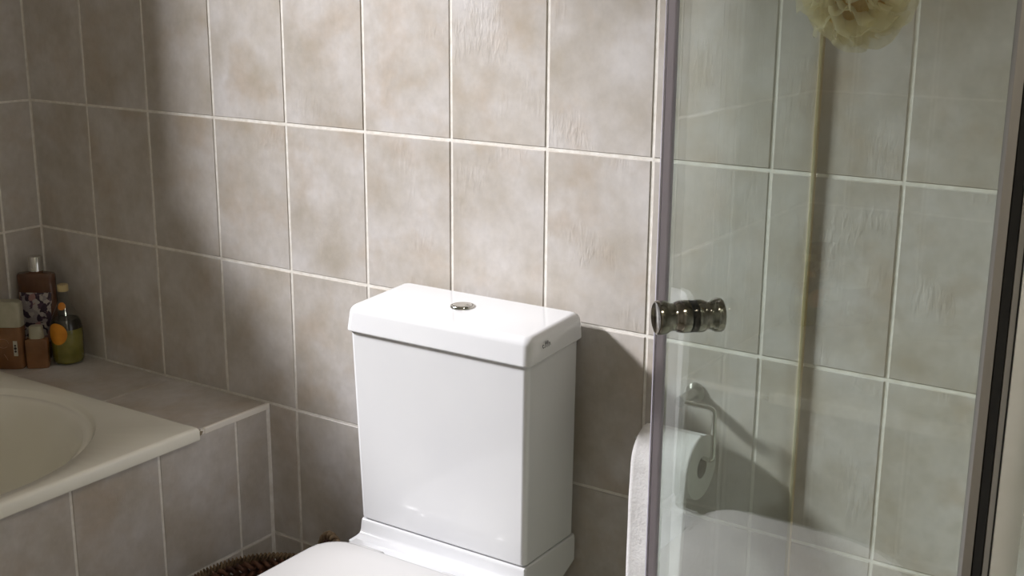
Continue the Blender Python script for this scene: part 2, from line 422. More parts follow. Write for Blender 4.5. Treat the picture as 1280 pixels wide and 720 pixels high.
# lid, slightly drawn in towards the top, its upper edge well rounded
bm = taper_box(-0.4955, -0.1095, -0.1895, -0.0135, 0.7670, -0.4930, -0.1130, -0.1815, -0.0160, 0.8130, 0.014, 0.013, 0.004, 6)
for v in bm.verts: v.co.z += 0.062 * (v.co.y + 0.1895)                 # the lid slopes gently up towards the wall
obj('cistern_lid', bm, CERAM, toilet, 60, wn=True)
# flush button: ring and two plates
bxc, byc, bz = -0.3085, -0.0930, 0.8178
bm = bmesh.new(); add_lathe(bm, [(0.0215, 0), (0.0215, 0.0025), (0.0205, 0.0038), (0.0188, 0.0038), (0.0186, 0.0022), (0.0001, 0.0022)], Matrix.Translation((bxc, byc, bz)), 40)
fb = obj('flush_button', bm, CHROME, toilet, 40); fb['label'] = 'round chrome dual flush button on the cistern lid'
for s, a0, a1 in ((1, -2.35, 0.35), (-1, 0.47, 3.81)):
    bm = bmesh.new(); n = 22
    arc = [(0.0180 * math.cos(a0 + (a1 - a0) * i / n), 0.0180 * math.sin(a0 + (a1 - a0) * i / n)) for i in range(n + 1)]
    ed = [(x, y) for x, y in arc]
    p0, p1 = arc[-1], arc[0]
    for i in range(1, 8):
        t = i / 8; bow = 0.0045 * math.sin(t * 2 * PI) * (1 if s == 1 else -1)
        dx, dy = p1[0] - p0[0], p1[1] - p0[1]; ln = math.hypot(dx, dy)
        ed.append((p0[0] + dx * t - dy / ln * bow, p0[1] + dy * t + dx / ln * bow))
    top = [bm.verts.new((bxc + x * 0.96, byc + y * 0.96, bz + 0.0046 + 0.0008 * s)) for x, y in ed]
    bot = [bm.verts.new((bxc + x, byc + y, bz + 0.002)) for x, y in ed]
    for i in range(len(ed)): bm.faces.new((bot[i], bot[(i + 1) % len(ed)], top[(i + 1) % len(ed)], top[i]))
    bm.faces.new(top)
    obj('button_plate', bm, CHROME, fb)
# small illegible grey script on the right face of the lid
bm = bmesh.new(); lx = -0.1095
def lp(s, h): return (lx + 0.0004 - h * 0.08, -0.135 + s, 0.7915 + h)
for st in ([(-0.0105, 0.004), (-0.012, 0.007), (-0.0135, 0.004), (-0.012, 0.000), (-0.009, 0.001)],
           [(-0.0075, 0.000), (-0.004, 0.0085), (-0.002, 0.0105), (-0.003, 0.006), (-0.0055, 0.005)],
           [(-0.0015, 0.000), (0.001, 0.0085), (0.0035, 0.0105), (0.003, 0.006), (0.000, 0.005)],
           [(0.0045, 0.000), (0.0055, 0.006), (0.0085, 0.0065), (0.0095, 0.001)]):
    add_tube(bm, arc_path([lp(*q) for q in st], 0.0012, 3), 0.00055, 5)
lg = obj('printed_mark', bm, GREYINK, toilet, 180); lg['label'] = 'tiny grey script mark on the side of the cistern lid'
# pan
def dring(hw, y_back, y_front, z, n=48, p=2.4, corner=0.02):
    """D outline: straight back, rounded front"""
    ym = y_front + min(hw * 1.15, (y_back - y_front) * 0.6); out = []
    m = n // 2
    for i in range(m + 1):                                   # front half, from right to left
        a = PI * i / m; c, s = math.cos(a), math.sin(a)
        out.append((TX + hw * math.copysign(abs(c) ** (2 / p), c), ym + (y_front - ym) * abs(s) ** (2 / p), z))
    k = (n - m - 1)
    for i in range(1, 7): out.append((TX - hw, ym + (y_back - corner - ym) * i / 6, z))
    for i in range(1, 6):
        a = PI / 2 * i / 5; out.append((TX - hw + corner * (1 - math.cos(a)), y_back - corner + corner * math.sin(a), z))
    for i in range(1, 8): out.append((TX - hw + corner + (2 * hw - 2 * corner) * i / 8, y_back, z))
    for i in range(0, 6):
        a = PI / 2 * i / 5; out.append((TX + hw - corner * (1 - math.sin(a)), y_back - corner + corner * math.cos(a), z))
    for i in range(5, 0, -1): out.append((TX + hw, ym + (y_back - corner - ym) * i / 6, z))
    return out
bm = bmesh.new()
pan = [dring(0.105, -0.03, -0.52, 0.0), dring(0.108, -0.03, -0.53, 0.01), dring(0.105, -0.03, -0.53, 0.06), dring(0.112, -0.03, -0.545, 0.16), dring(0.132, -0.03, -0.58, 0.25),
       dring(0.160, -0.03, -0.625, 0.335), dring(0.174, -0.03, -0.645, 0.366), dring(0.177, -0.03, -0.65, 0.376), dring(0.176, -0.022, -0.649, 0.381), dring(0.172, -0.026, -0.645, 0.3835)]
loft(bm, pan)
obj('pan', bm, CERAM, toilet, 60)
# ledge that carries the cistern, its front face sweeping down to the deck
prof = [(-0.016, 0.362), (-0.016, 0.410), (-0.019, 0.4145), (-0.172, 0.4145), (-0.1780, 0.4135), (-0.1805, 0.4110), (-0.1815, 0.407), (-0.1830, 0.393), (-0.1850, 0.3885), (-0.1890, 0.3855), (-0.196, 0.3838), (-0.217, 0.3830), (-0.217, 0.362), (-0.10, 0.325)]
bm = bmesh.new()
def side(x): return [(x, y, z) for y, z in prof]
def inset(x, i):
    cyy = sum(q[0] for q in prof) / len(prof); czz = sum(q[1] for q in prof) / len(prof)
    return [(x, y + (cyy - y) / abs(cyy - y + 1e-9) * min(i, abs(cyy - y)), z - i if z > 0.40 else z + (i if z < 0.37 else 0)) for y, z in prof]
loft(bm, [inset(-0.4755, 0.004), inset(-0.4750, 0.0018), side(-0.4722), side(-0.1208), inset(-0.1187, 0.0018), inset(-0.1180, 0.004)])
bmesh.ops.recalc_face_normals(bm, faces=bm.faces)
obj('cistern_ledge', bm, CERAM, toilet, 45, wn=True)
# seat ring under the lid, and the lid
def seat_ring(hw, y0, y1, z, r=0.055, p=2.35): return dring(hw, y0 - 0.017, y1 - 0.017, z + 0.011, 64, p, r)
bm = bmesh.new(); loft(bm, [seat_ring(0.172, -0.250, -0.635, 0.3735), seat_ring(0.176, -0.247, -0.640, 0.377), seat_ring(0.176, -0.247, -0.640, 0.384), seat_ring(0.172, -0.25, -0.636, 0.3865)])
obj('seat', bm, SEAT, toilet, 60)
def dome(L, amt=0.006):
    return L
bm = bmesh.new()
lidL = [seat_ring(0.172, -0.252, -0.636, 0.3875), seat_ring(0.179, -0.246, -0.644, 0.3885), seat_ring(0.1815, -0.2435, -0.6465, 0.392), seat_ring(0.1805, -0.2445, -0.6455, 0.397), seat_ring(0.177, -0.248, -0.642, 0.4000), seat_ring(0.170, -0.255, -0.635, 0.4018), seat_ring(0.145, -0.28, -0.60, 0.4032), seat_ring(0.09, -0.33, -0.54, 0.4042, 0.04), seat_ring(0.03, -0.42, -0.47, 0.4045, 0.01)]
loft(bm, lidL)
obj('seat_lid', bm, SEAT, toilet, 180)
for s in (-1, 1):
    bm = bmesh.new(); add_lathe(bm, [(0.012, -0.026), (0.0135, -0.024), (0.0135, 0.024), (0.012, 0.026)], Matrix.Translation((TX + s * 0.09, -0.264, 0.397)) @ Matrix.Rotation(PI / 2, 4, 'Y'), 20)
    obj('hinge', bm, SEAT, toilet, 40)

# ------------------------------------------------------------------ toilet roll and its holder
hold = thing('toilet_roll_holder', 'chrome wall holder with a bent rod carrying the toilet roll', 'holder', (0.093, 0, 0.715))
bm = bmesh.new(); add_lathe(bm, [(0.0165, 0.0), (0.0165, 0.003), (0.0155, 0.005), (0.0105, 0.009), (0.0092, 0.013), (0.0092, 0.0585), (0.0085, 0.0600)], Matrix.Translation((0.094, -0.0005, 0.716)) @ Matrix.Rotation(PI / 2, 4, 'X'), 28)
obj('wall_plate', bm, BRUSH, hold, 40)
RY, RZ, RR, RC = -0.0565, 0.6130, 0.0530, 0.0190
rodz = RZ + RC - 0.0045
bm = bmesh.new()
add_tube(bm, arc_path([(0.096, -0.0565, 0.7155), (0.110, -0.0565, 0.7155), (0.1535, -0.0565, 0.7150), (0.1540, -0.0565, rodz), (0.030, -0.0565, rodz), (0.017, -0.0565, rodz + 0.012)], 0.011, 6), 0.0042, 12)
obj('rod', bm, CHROME, hold, 180)

roll = thing('toilet_roll', 'white toilet roll on chrome holder with its sheet hanging down', 'toilet roll', (0.087, RY, RZ - RR))
rx0, rx1 = 0.0375, 0.1370
bm = bmesh.new(); n = 64
def circ(r, x, wob=0): return [(x, RY + r * math.cos(2 * PI * i / n), RZ + r * math.sin(2 * PI * i / n)) for i in range(n)]
loft(bm, [circ(RC, rx0), circ(RR - 0.0015, rx0), circ(RR, rx0 + 0.001), circ(RR, rx1 - 0.001), circ(RR - 0.0015, rx1), circ(RC, rx1), circ(RC - 0.001, rx1 - 0.001)], False, False)
bmesh.ops.recalc_face_normals(bm, faces=bm.faces)
obj('paper', bm, PAPER, roll, 40)
bm = bmesh.new(); loft(bm, [circ(RC, rx0 + 0.0008), circ(RC, rx1 - 0.0008), circ(RC - 0.0012, rx1 - 0.0008), circ(RC - 0.0012, rx0 + 0.0008), circ(RC, rx0 + 0.0008)], False, False)
c_ = obj('core', bm, CARD, roll, 40); c_['label'] = 'grey cardboard core of the roll'
# hanging sheet: over the front of the roll, then straight down, a little wavy
bm = bmesh.new(); cols, rows_ = 16, 60; grid = []
for j in range(rows_ + 1):
    row = []
    s = j / rows_ * 0.36
    for i in range(cols + 1):
        t = i / cols; x = rx0 - 0.001 + (rx1 - rx0 + 0.002) * t
        R_ = RR + 0.0012; arc = PI / 2 * R_
        if s < arc:
            a = PI / 2 + s / R_; y = RY + R_ * math.cos(a); z = RZ + R_ * math.sin(a)
        else:
            d = s - arc; y = RY - R_ - 0.004 * math.sin(min(d, 0.1) / 0.1 * PI / 2) + 0.0022 * noise.noise(Vector((x * 22, d * 16, 1.3))) * min(1, d * 14); z = RZ - d
            x += 0.004 * (0.5 - t) * min(1, d * 4) - 0.010 * d
        row.append(bm.verts.new((x, y, z)))
    grid.append(row)
for j in range(rows_):
    for i in range(cols): bm.faces.new((grid[j][i], grid[j][i + 1], grid[j + 1][i + 1], grid[j + 1][i]))
so = obj('loose_sheet', bm, PAPER, roll, 180)
md = so.modifiers.new('thickness', 'SOLIDIFY'); md.thickness = 0.0006; md.offset = 1

# ------------------------------------------------------------------ shower: tray, fixed panels, door
A = Vector((0.2835, -0.5100, 0)); Bp = Vector((0.7290, -0.9555, 0))      # the two ends of the slanted door
dn = Vector((0.7071, 0.7071, 0)); dd = Vector((0.7071, -0.7071, 0))      # door normal (inwards) and door direction
ZG0, ZG1 = 0.075, 2.02
bm = bmesh.new()
poly = [(0.245, -0.002), (0.245, -0.53), (0.715, -0.995), (XR - 0.002, -0.995), (XR - 0.002, -0.002)]
pin = [(0.300, -0.03), (0.300, -0.505), (0.735, -0.935), (XR - 0.03, -0.935), (XR - 0.03, -0.03)]
loft(bm, [[(x, y, 0.0) for x, y in poly], [(x, y, 0.068) for x, y in poly], [(x, y, 0.072) for x, y in poly], [(x, y, 0.072) for x, y in pin], [(x, y, 0.045) for x, y in pin]])
bmesh.ops.recalc_face_normals(bm, faces=bm.faces)
tag(obj('shower_tray', bm, ACRYL), 'white shower tray with a cut corner under the glass screens', 'shower tray')

fp = thing('shower_screen', 'fixed glass shower screen meeting the tiled wall at a yellowed seal', 'shower screen', (0.2725, -0.25, ZG0))
box_obj('glass', 0.2670, 0.2716, -0.5050, -0.0098, ZG0, ZG1, GLASS, fp)
s_ = box_obj('wall_seal', 0.2662, 0.2722, -0.0095, -0.0002, ZG0, ZG1, YELLOW, fp, 0.0015, 2); s_['label'] = 'yellowed silicone seal along the wall'
# the clear corner seal between fixed panel and door: a violet strip with a pale lip
cs = box_obj('corner_seal', -0.0062, 0.0062, -0.0035, 0.0035, ZG0, ZG1, VIOLET, fp, 0.0012, 2, Matrix.Translation((0.2790, -0.5100, 0)) @ Matrix.Rotation(0.586, 4, 'Z'))
cs['label'] = 'violet tinted strip seal on the outer edge of the panel'
ls = box_obj('seal_lip', -0.0011, 0.0011, -0.003, 0.003, ZG0, ZG1, VLIGHT, fp, 0.0004, 1, Matrix.Translation((0.2790 - 0.0074 * 0.833, -0.5100 - 0.0074 * 0.553, 0)) @ Matrix.Rotation(0.586, 4, 'Z'))

door = thing('shower_door', 'green tinted glass shower door with paired smoky chrome knobs', 'shower door', (0.506, -0.733, ZG0))
ang = math.atan2(dd.y, dd.x)
def door_M(o): return Matrix.Translation(o) @ Matrix.Rotation(ang, 4, 'Z')
A2 = A + dd * 0.008
dlen = (Bp - A2).length - 0.002
gl = box_obj('glass', 0, dlen, -0.003, 0.003, ZG0 + 0.01, ZG1, GLASS, door, M=door_M(A2))
# hinge side: grey seal (the gasket and post beside it belong to the next screen)
Mj = lambda o: Matrix.Translation(o) @ Matrix.Rotation(math.atan2(0.553, 0.833), 4, 'Z')
o = box_obj('hinge_seal', -0.0012, 0.0054, -0.0040, 0.0040, ZG0 + 0.01, ZG1, GREYSEAL, door, 0.001, 2, Mj(Bp))
o['label'] = 'grey plastic seal on the hinge side'
# knobs, one on each side of the glass
KC = Vector((0.3450, -0.5715, 1.0150)); KR = 0.0182
kp = [(0.0160, 0.0000), (0.0172, 0.0006), (0.0176, 0.0020), (0.0177, 0.0090), (0.0172, 0.0120), (0.0163, 0.0150), (0.0151, 0.0180), (0.0147, 0.0210), (0.0151, 0.0240), (0.0163, 0.0268), (0.0174, 0.0292), (0.0180, 0.0312), (0.0183, 0.0395), (0.0178, 0.0412), (0.0165, 0.0418), (0.0155, 0.0410), (0.0, 0.0410)]
kp = [(max(r, 0.0002), h) for r, h in kp]
for s, nm in ((-1, 'outer'), (1, 'inner')):
    ax = dn * s
    R = ax.to_track_quat('Z', 'Y').to_matrix().to_4x4()
    sc = 0.89 if s < 0 else 0.72
    bm = bmesh.new(); add_lathe(bm, [(r * 1.03, 0.0036 + h * sc) for r, h in kp], Matrix.Translation(KC) @ R, 40)
    ko = obj('knob', bm, SMOKE, door, 35); ko['label'] = 'waisted smoky chrome knob on the %s face of the glass' % nm
    bm = bmesh.new(); add_lathe(bm, [(0.0140, 0.0031), (0.0178, 0.0031), (0.0178, 0.0037), (0.0140, 0.0037)], Matrix.Translation(KC) @ R, 32)
    obj('washer', bm, BLACK, ko, 40)
    bm = bmesh.new(); add_lathe(bm, [(0.0100, 0.0), (0.0178, 0.0), (0.0178, 0.0029), (0.0100, 0.0029)], Matrix.Translation(KC) @ R, 32)
    obj('bush', bm, BLACK, ko, 40)

fp2 = thing('shower_screen', 'fixed glass shower screen with a cream corner post and black gasket', 'shower screen', (1.0, -0.9555, ZG0))
box_obj('glass', 0.7640, XR - 0.012, -0.9585, -0.9525, ZG0, ZG1, GLASS, fp2)
box_obj('wall_seal', XR - 0.016, XR - 0.0002, -0.961, -0.950, ZG0, ZG1, ALU, fp2, 0.001, 2)
o = box_obj('gasket', 0.0056, 0.0122, -0.0040, 0.0040, ZG0, ZG1, BLACK, fp2, 0.0008, 2, Mj(Bp)); o['label'] = 'black rubber gasket along the post'
o = box_obj('post_edge', 0.0124, 0.0165, -0.0042, 0.0040, ZG0, ZG1, ALU, fp2, 0.0005, 2, Mj(Bp)); o['label'] = 'thin aluminium edge beside the gasket'
o = box_obj('post', 0.0177, 0.0360, -0.0040, 0.0120, ZG0, ZG1, noisy(mat('cream_painted_post', (240, 241, 238), 0.5), (236, 237, 233), (243, 244, 242), 30, 3), fp2, 0.001, 2, Mj(Bp)); o['label'] = 'cream painted corner post of the screen'
o = box_obj('dark_bead', 0.0166, 0.0175, -0.0040, 0.0040, ZG0, ZG1, BLACK, fp2, M=Mj(Bp))

# ------------------------------------------------------------------ bath pouf hung inside the door
def rgt(v, k): return v
pc = Vector((0.5160, -0.6130, 1.360)); PR = 0.0535
POUF = bpy.data.materials.new('cream_netting'); POUF.use_nodes = True
N, L, b = nodes(POUF)
b.inputs['Base Color'].default_value = lin(246, 241, 216); b.inputs['Roughness'].default_value = 0.55
trl = N.new('ShaderNodeBsdfTranslucent'); trl.inputs[0].default_value = lin(247, 239, 204)
trp = N.new('ShaderNodeBsdfTransparent'); mx1 = N.new('ShaderNodeMixShader'); mx1.inputs[0].default_value = 0.5
mx2 = N.new('ShaderNodeMixShader'); mx2.inputs[0].default_value = 0.42
L.new(b.outputs[0], mx1.inputs[1]); L.new(trl.outputs[0], mx1.inputs[2]); L.new(mx1.outputs[0], mx2.inputs[1]); L.new(trp.outputs[0], mx2.inputs[2])
L.new(mx2.outputs[0], N['Material Output'].inputs[0])
rnd = random.Random(5)
bm = bmesh.new(); NP = 84
for k in range(NP):
    zz = 1 - 2 * (k + 0.5) / NP; ph = k * 2.39996
    d = Vector((math.sqrt(1 - zz * zz) * math.cos(ph), math.sqrt(1 - zz * zz) * math.sin(ph), zz))
    t1 = d.orthogonal().normalized(); t2 = d.cross(t1)
    a0 = rnd.uniform(0, 6.28); t1, t2 = t1 * math.cos(a0) + t2 * math.sin(a0), t2 * math.cos(a0) - t1 * math.sin(a0)
    nu, nv = 14, 8; g = []
    R0 = PR * rnd.uniform(0.86, 1.05); wd = rnd.uniform(0.018, 0.027); amp = rnd.uniform(0.002, 0.005); cur = rnd.uniform(-0.012, 0.012)
    for j in range(nv + 1):
        row = []; q = j / nv
        for i in range(nu + 1):
            u = (i / nu - 0.5) * 2
            # rounded lobe of netting: scalloped edge, rippled across, its lip curling to one side
            rim = math.sqrt(max(0.0, 1 - 0.92 * u * u))
            rad = PR * 0.30 + (R0 - PR * 0.30 - 0.018 * (1 - rim)) * math.sin(q * PI / 2)
            off = amp * math.sin(u * 7 + k) * q + cur * q * q + 0.004 * math.sin(u * 3 + k * 1.7) * q
            row.append(bm.verts.new(pc + d * rad + t1 * u * wd * (0.45 + 0.65 * q) + t2 * off))
        g.append(row)
    for j in range(nv):
        for i in range(nu): bm.faces.new((g[j][i], g[j][i + 1], g[j + 1][i + 1], g[j + 1][i]))
pouf = thing('bath_pouf', 'cream netting bath pouf hanging inside the shower door', 'bath pouf', tuple(pc))
obj('netting', bm, POUF, pouf, 180)
bm = bmesh.new(); bmesh.ops.create_icosphere(bm, subdivisions=3, radius=PR * 0.62)
for v in bm.verts: v.co = pc + v.co * (1 + 0.18 * noise.noise(v.co * 60))
o = obj('core', bm, noisy(mat('shaded_netting', (196, 164, 92), 0.7), (170, 136, 70), (210, 182, 112), 60, 4, 0.4, 200), pouf, 180); o['label'] = 'bunched middle of the pouf, its shade painted in as amber'  # amber colour stands in for shade within the cream netting
bm = bmesh.new(); hk = pc + Vector((-0.0420, -0.0420, 0.205))
add_tube(bm, [pc + Vector((0, 0, 0.0)), pc + Vector((-0.012, -0.012, 0.06)), pc + Vector((-0.03, -0.03, 0.13)), hk, hk + Vector((0.004, -0.004, -0.02)), pc + Vector((-0.02, -0.03, 0.11)), pc + Vector((-0.005, -0.012, 0.05))], 0.0014, 8)
obj('cord', bm, mat('white_cord', (226, 220, 200), 0.8), pouf, 180)
sk = (pc.x + pc.y - (A.x + A.y)) / 1.41421
base = Vector((hk.x, hk.y, hk.z)) - dn * ((hk.x + hk.y - (A.x + A.y)) / 1.41421 - 0.0032)
bm = bmesh.new(); R = dn.to_track_quat('Z', 'Y').to_matrix().to_4x4()
add_lathe(bm, [(0.020, 0.0), (0.020, 0.002), (0.014, 0.006), (0.006, 0.010), (0.004, 0.014)], Matrix.Translation(base) @ R, 24)
l_ = (hk - base).length
add_tube(bm, arc_path([base + dn * 0.010, base + dn * (l_ + 0.006) + Vector((0, 0, -0.004)), base + dn * (l_ + 0.012) + Vector((0, 0, 0.010))], 0.006, 5), 0.0028, 8)
tag(obj('suction_hook', bm, CHROME, None, 40), 'chrome suction hook on the inside of the shower door glass', 'hook')

# ------------------------------------------------------------------ woven basket in the corner
bk = Vector((-0.645, -0.268, 0)); BRr, BZ = 0.150, 0.248
basket = thing('wicker_basket', 'dark brown woven round basket with tan rim between bath and toilet', 'basket', (bk.x, bk.y, 0))
def braid(bm, R, z, r, turns, strands=2, n=160, m=6, sq=1.0):
    for s in range(strands):
        rings = []
        for i in range(n):
            a = 2 * PI * i / n; ph = turns * a + 2 * PI * s / strands
            rr = R + r * 0.75 * math.cos(ph); zz = z + r * 0.75 * math.sin(ph) * sq
            c = Vector((bk.x + rr * math.cos(a), bk.y + rr * math.sin(a), zz)); er = Vector((math.cos(a), math.sin(a), 0))
            rings.append([bm.verts.new(c + er * r * 0.72 * math.cos(2 * PI * k / m) + Vector((0, 0, 1)) * r * 0.72 * math.sin(2 * PI * k / m)) for k in range(m)])
        for i in range(n):
            for k in range(m): bm.faces.new((rings[i][k], rings[(i + 1) % n][k], rings[(i + 1) % n][(k + 1) % m], rings[i][(k + 1) % m]))
nr = 13
for k in range(nr):
    z = 0.010 + (BZ - 0.024) * k / (nr - 1)
    R = BRr * (0.86 + 0.14 * math.sin(min(1, z / BZ * 1.2) * PI / 2))
    bm = bmesh.new(); braid(bm, R, z, 0.0098, 26 if k % 2 else -26, 2, 150, 5)
    obj('braid', bm, WICK, basket, 180)
bm = bmesh.new(); add_lathe(bm, [(BRr * 0.84, 0.001), (BRr * 0.88, 0.004), (BRr * 0.86, 0.012), (0.001, 0.012)], Matrix.Translation(bk), 40)
obj('base', bm, WICK, basket, 40)
bm = bmesh.new(); braid(bm, BRr + 0.002, BZ, 0.0062, 60, 2, 400, 5)
o = obj('rim', bm, WICKL, basket, 180); o['label'] = 'tan twisted fibre rim'
# handle: an upright loop on the rim at the wall side, tan outside and dark inside
ha = math.radians(72); hc = bk + Vector((BRr * math.cos(ha), BRr * math.sin(ha), BZ)); ht = Vector((-math.sin(ha), math.cos(ha), 0))
for nm, rr0, rad_, m_, tw in (('handle', 0.050, 0.0062, WICKL, 22), ('handle_lining', 0.0410, 0.0052, WICK, 18)):
    bm = bmesh.new()
    for s in range(2):
        pts = []
        for i in range(61):
            a = PI * i / 60; ph = tw * a / PI * 2 + s * PI
            q = rr0 + rad_ * 0.6 * math.cos(ph)
            pts.append(hc + ht * q * math.cos(a) + Vector((0, 0, 1.45)) * q * math.sin(a) + Vector((ht.y, -ht.x, 0)) * rad_ * 0.6 * math.sin(ph))
        add_tube(bm, pts, rad_ * 0.75, 6)
    o = obj(nm, bm, m_, basket, 180)

# ------------------------------------------------------------------ toiletries in the corner of the shelf
vr = Vector((0.833, 0.553, 0)); vf = Vector((-0.553, 0.833, 0)); O0 = Vector((-1.465, -0.052, ZS))
def spot(lat, dep): return O0 + vr * lat + vf * dep
yaw = math.atan2(0.553, 0.833)
def SM(p, extra=0): return Matrix.Translation(p) @ Matrix.Rotation(yaw + extra, 4, 'Z')
def slab(prof, hd, p, extra=0, n=40, pw=3.0):
    """bottle body: superellipse sections; prof = (half width, height, depth scale)"""
    bm = bmesh.new(); Lp = []
    for hw, h, ds in prof:
        ring = []
        for i in range(n):
            a = 2 * PI * i / n; c, s = math.cos(a), math.sin(a)
            ring.append((hw * math.copysign(abs(c) ** (2 / pw), c), hd * ds * math.copysign(abs(s) ** (2 / pw), s), h))
        Lp.append(ring)
    loft(bm, Lp); bm.transform(SM(p, extra)); return bm
def patch(hw, hd, z0, z1, a0, a1, p, extra=0, pw=3.0, off=0.0006, nu=16, taper=0.0):
    """thin label wrapped on the front of such a body (a0..a1 as angles, -90 deg = front)"""
    bm = bmesh.new(); g = []
    for z in (z0, z1):
        f = 1 - (taper if z == z0 else 0)
        g.append([])
        for i in range(nu + 1):
            a = math.radians(a0 + (a1 - a0) * i / nu); c, s = math.cos(a), math.sin(a)
            g[-1].append(bm.verts.new((f * (hw + off) * math.copysign(abs(c) ** (2 / pw), c), (hd + off) * math.copysign(abs(s) ** (2 / pw), s), z)))
    for i in range(nu): bm.faces.new((g[0][i], g[0][i + 1], g[1][i + 1], g[1][i]))
    bm.transform(SM(p, extra)); return bm
def disc(r, M, thick=0.0008, n=28, sx=1.0):
    bm = bmesh.new(); add_lathe(bm, [(r * .98, 0), (r, thick * .5), (r * .96, thick)], M @ Matrix.Diagonal((sx, 1, 1, 1)), n); return bm

AMBER = noisy(mat('amber_brown_liquid', (126, 88, 58), 0.15), (114, 78, 50), (138, 98, 66), 18, 3)
ROSE = noisy(mat('rose_brown_glass', (98, 68, 52), 0.12), (86, 58, 44), (108, 76, 58), 14, 3)
FROST = noisy(mat('frosted_plastic', (168, 164, 142), 0.35), (158, 154, 132), (176, 172, 152), 30, 3)
CREAMCAP = mat('cream_cap', (196, 178, 130), 0.35)
ORANGE = noisy(mat('orange_sticker', (214, 140, 36), 0.5), (202, 126, 30), (224, 152, 44), 30, 3)
OLIVE = noisy(mat('olive_green_liquid', (132, 126, 52), 0.15), (116, 110, 40), (150, 144, 70), 24, 3)
DARKL = noisy(mat('dark_bottle_band', (44, 42, 36), 0.2), (38, 36, 30), (52, 50, 42), 24, 3)
WHITEL = mat('white_label', (190, 184, 168), 0.6)
INK = mat('dark_ink', (46, 36, 34), 0.6)
# mosaic print of the floral label
FLORAL = mat('floral_label_print', (120, 110, 118), 0.5); N, L, b = nodes(FLORAL)
tc = N.new('ShaderNodeTexCoord'); vo = N.new('ShaderNodeTexVoronoi'); vo.inputs['Scale'].default_value = 94.0
nz = N.new('ShaderNodeTexNoise'); nz.inputs['Scale'].default_value = 60; mxv = N.new('ShaderNodeMix'); mxv.data_type = 'RGBA'; mxv.inputs[0].default_value = 0.02
L.new(tc.outputs['Object'], mxv.inputs[6]); L.new(tc.outputs['Object'], nz.inputs['Vector']); L.new(nz.outputs['Color'], mxv.inputs[7]); L.new(mxv.outputs[2], vo.inputs['Vector'])
sp = N.new('ShaderNodeSeparateColor'); L.new(vo.outputs['Color'], sp.inputs[0])
cr = N.new('ShaderNodeValToRGB'); cr.color_ramp.interpolation = 'CONSTANT'
els = [(0.0, (62, 46, 62)), (0.20, (156, 148, 148)), (0.42, (92, 70, 88)), (0.52, (184, 176, 170)), (0.74, (170, 130, 126)), (0.84, (58, 44, 60))]
cr.color_ramp.elements[0].color = lin(*els[0][1]); cr.color_ramp.elements[1].position = els[1][0]; cr.color_ramp.elements[1].color = lin(*els[1][1])
for ps, cc in els[2:]:
    e = cr.color_ramp.elements.new(ps); e.color = lin(*cc)
L.new(sp.outputs[0], cr.inputs[0]); L.new(cr.outputs[0], b.inputs['Base Color'])

# tall flask with the floral label
p = spot(-0.0735, 0.0360)
fl = thing('bath_oil_bottle', 'tall rose brown bottle with chrome cap and floral mosaic label', 'bottle', tuple(p), 'bottles on the bath shelf')
obj('body', slab([(0.036, 0, .9), (0.040, 0.004, 1), (0.0425, 0.10, 1), (0.0435, 0.190, 1), (0.0430, 0.196, 1), (0.0405, 0.2005, .92), (0.0160, 0.2035, .7), (0.0145, 0.2065, .7)], 0.0185, p), ROSE, fl, 40)
o = obj('label', patch(0.0418, 0.0185, 0.040, 0.158, -172, -8, p, taper=0.06), FLORAL, fl, 60); o['label'] = 'floral mosaic label in plum, grey and pink'
bm = bmesh.new(); add_lathe(bm, [(0.0140, 0.2065), (0.0165, 0.2070), (0.0165, 0.2390), (0.0156, 0.2405), (0.0005, 0.2407)], Matrix.Translation(p), 28)
obj('cap', bm, CHROME, fl, 40)

# round clear bottle of olive green liquid
p = spot(0.0030, -0.010)
ol = thing('bath_foam_bottle', 'round clear bottle of olive green liquid with orange stickers', 'bottle', tuple(p), 'bottles on the bath shelf')
op = [(0.026, 0.0), (0.033, 0.003), (0.0365, 0.012), (0.0372, 0.060), (0.0368, 0.082), (0.0335, 0.100), (0.0260, 0.118), (0.0185, 0.134), (0.0130, 0.148), (0.0110, 0.158), (0.0108, 0.172)]
bm = bmesh.new(); add_lathe(bm, op, SM(p), 40); obj('glass', bm, CLEAR, ol, 60)
lq = [(r - 0.0018, h + 0.002) for r, h in op if h <= 0.082]
bm = bmesh.new(); add_lathe(bm, lq, SM(p), 40); obj('liquid', bm, OLIVE, ol, 60)
bm = bmesh.new(); add_lathe(bm, [(0.0350, 0.0842), (0.0342, 0.0900), (0.0310, 0.1000), (0.028, 0.106)], SM(p), 40); o = obj('dark_band', bm, DARKL, ol, 60)
bm = bmesh.new(); add_lathe(bm, [(0.0115, 0.170), (0.0122, 0.171), (0.0122, 0.184), (0.0115, 0.1855)], SM(p), 28); obj('cap', bm, CREAMCAP, ol, 40)
def sticker(a, z, R, r, sx, tilt=0.0, push=0.0):
    d = SM(p).to_3x3() @ Vector((math.cos(a), math.sin(a), 0))
    q = Vector((-d.y, d.x, 0))
    bm = bmesh.new(); nn = 24; ctr = None
    rings = []
    for f in (0.02, 0.5, 1.0):
        rg = []
        for i in range(nn):
            t = 2 * PI * i / nn; s_ = f * r * sx * math.cos(t); h = f * r * math.sin(t)
            aa = s_ / R; dv = d * math.cos(aa) + q * math.sin(aa)
            rg.append(bm.verts.new(p + dv * (R + 0.0006 + push - tilt * h) + Vector((0, 0, z + h))))
        rings.append(rg)
    for A_, B_ in zip(rings, rings[1:]):
        for i in range(nn): bm.faces.new((A_[i], A_[(i + 1) % nn], B_[(i + 1) % nn], B_[i]))
    bm.faces.new(rings[0][::-1])
    bmesh.ops.recalc_face_normals(bm, faces=bm.faces)
    return bm
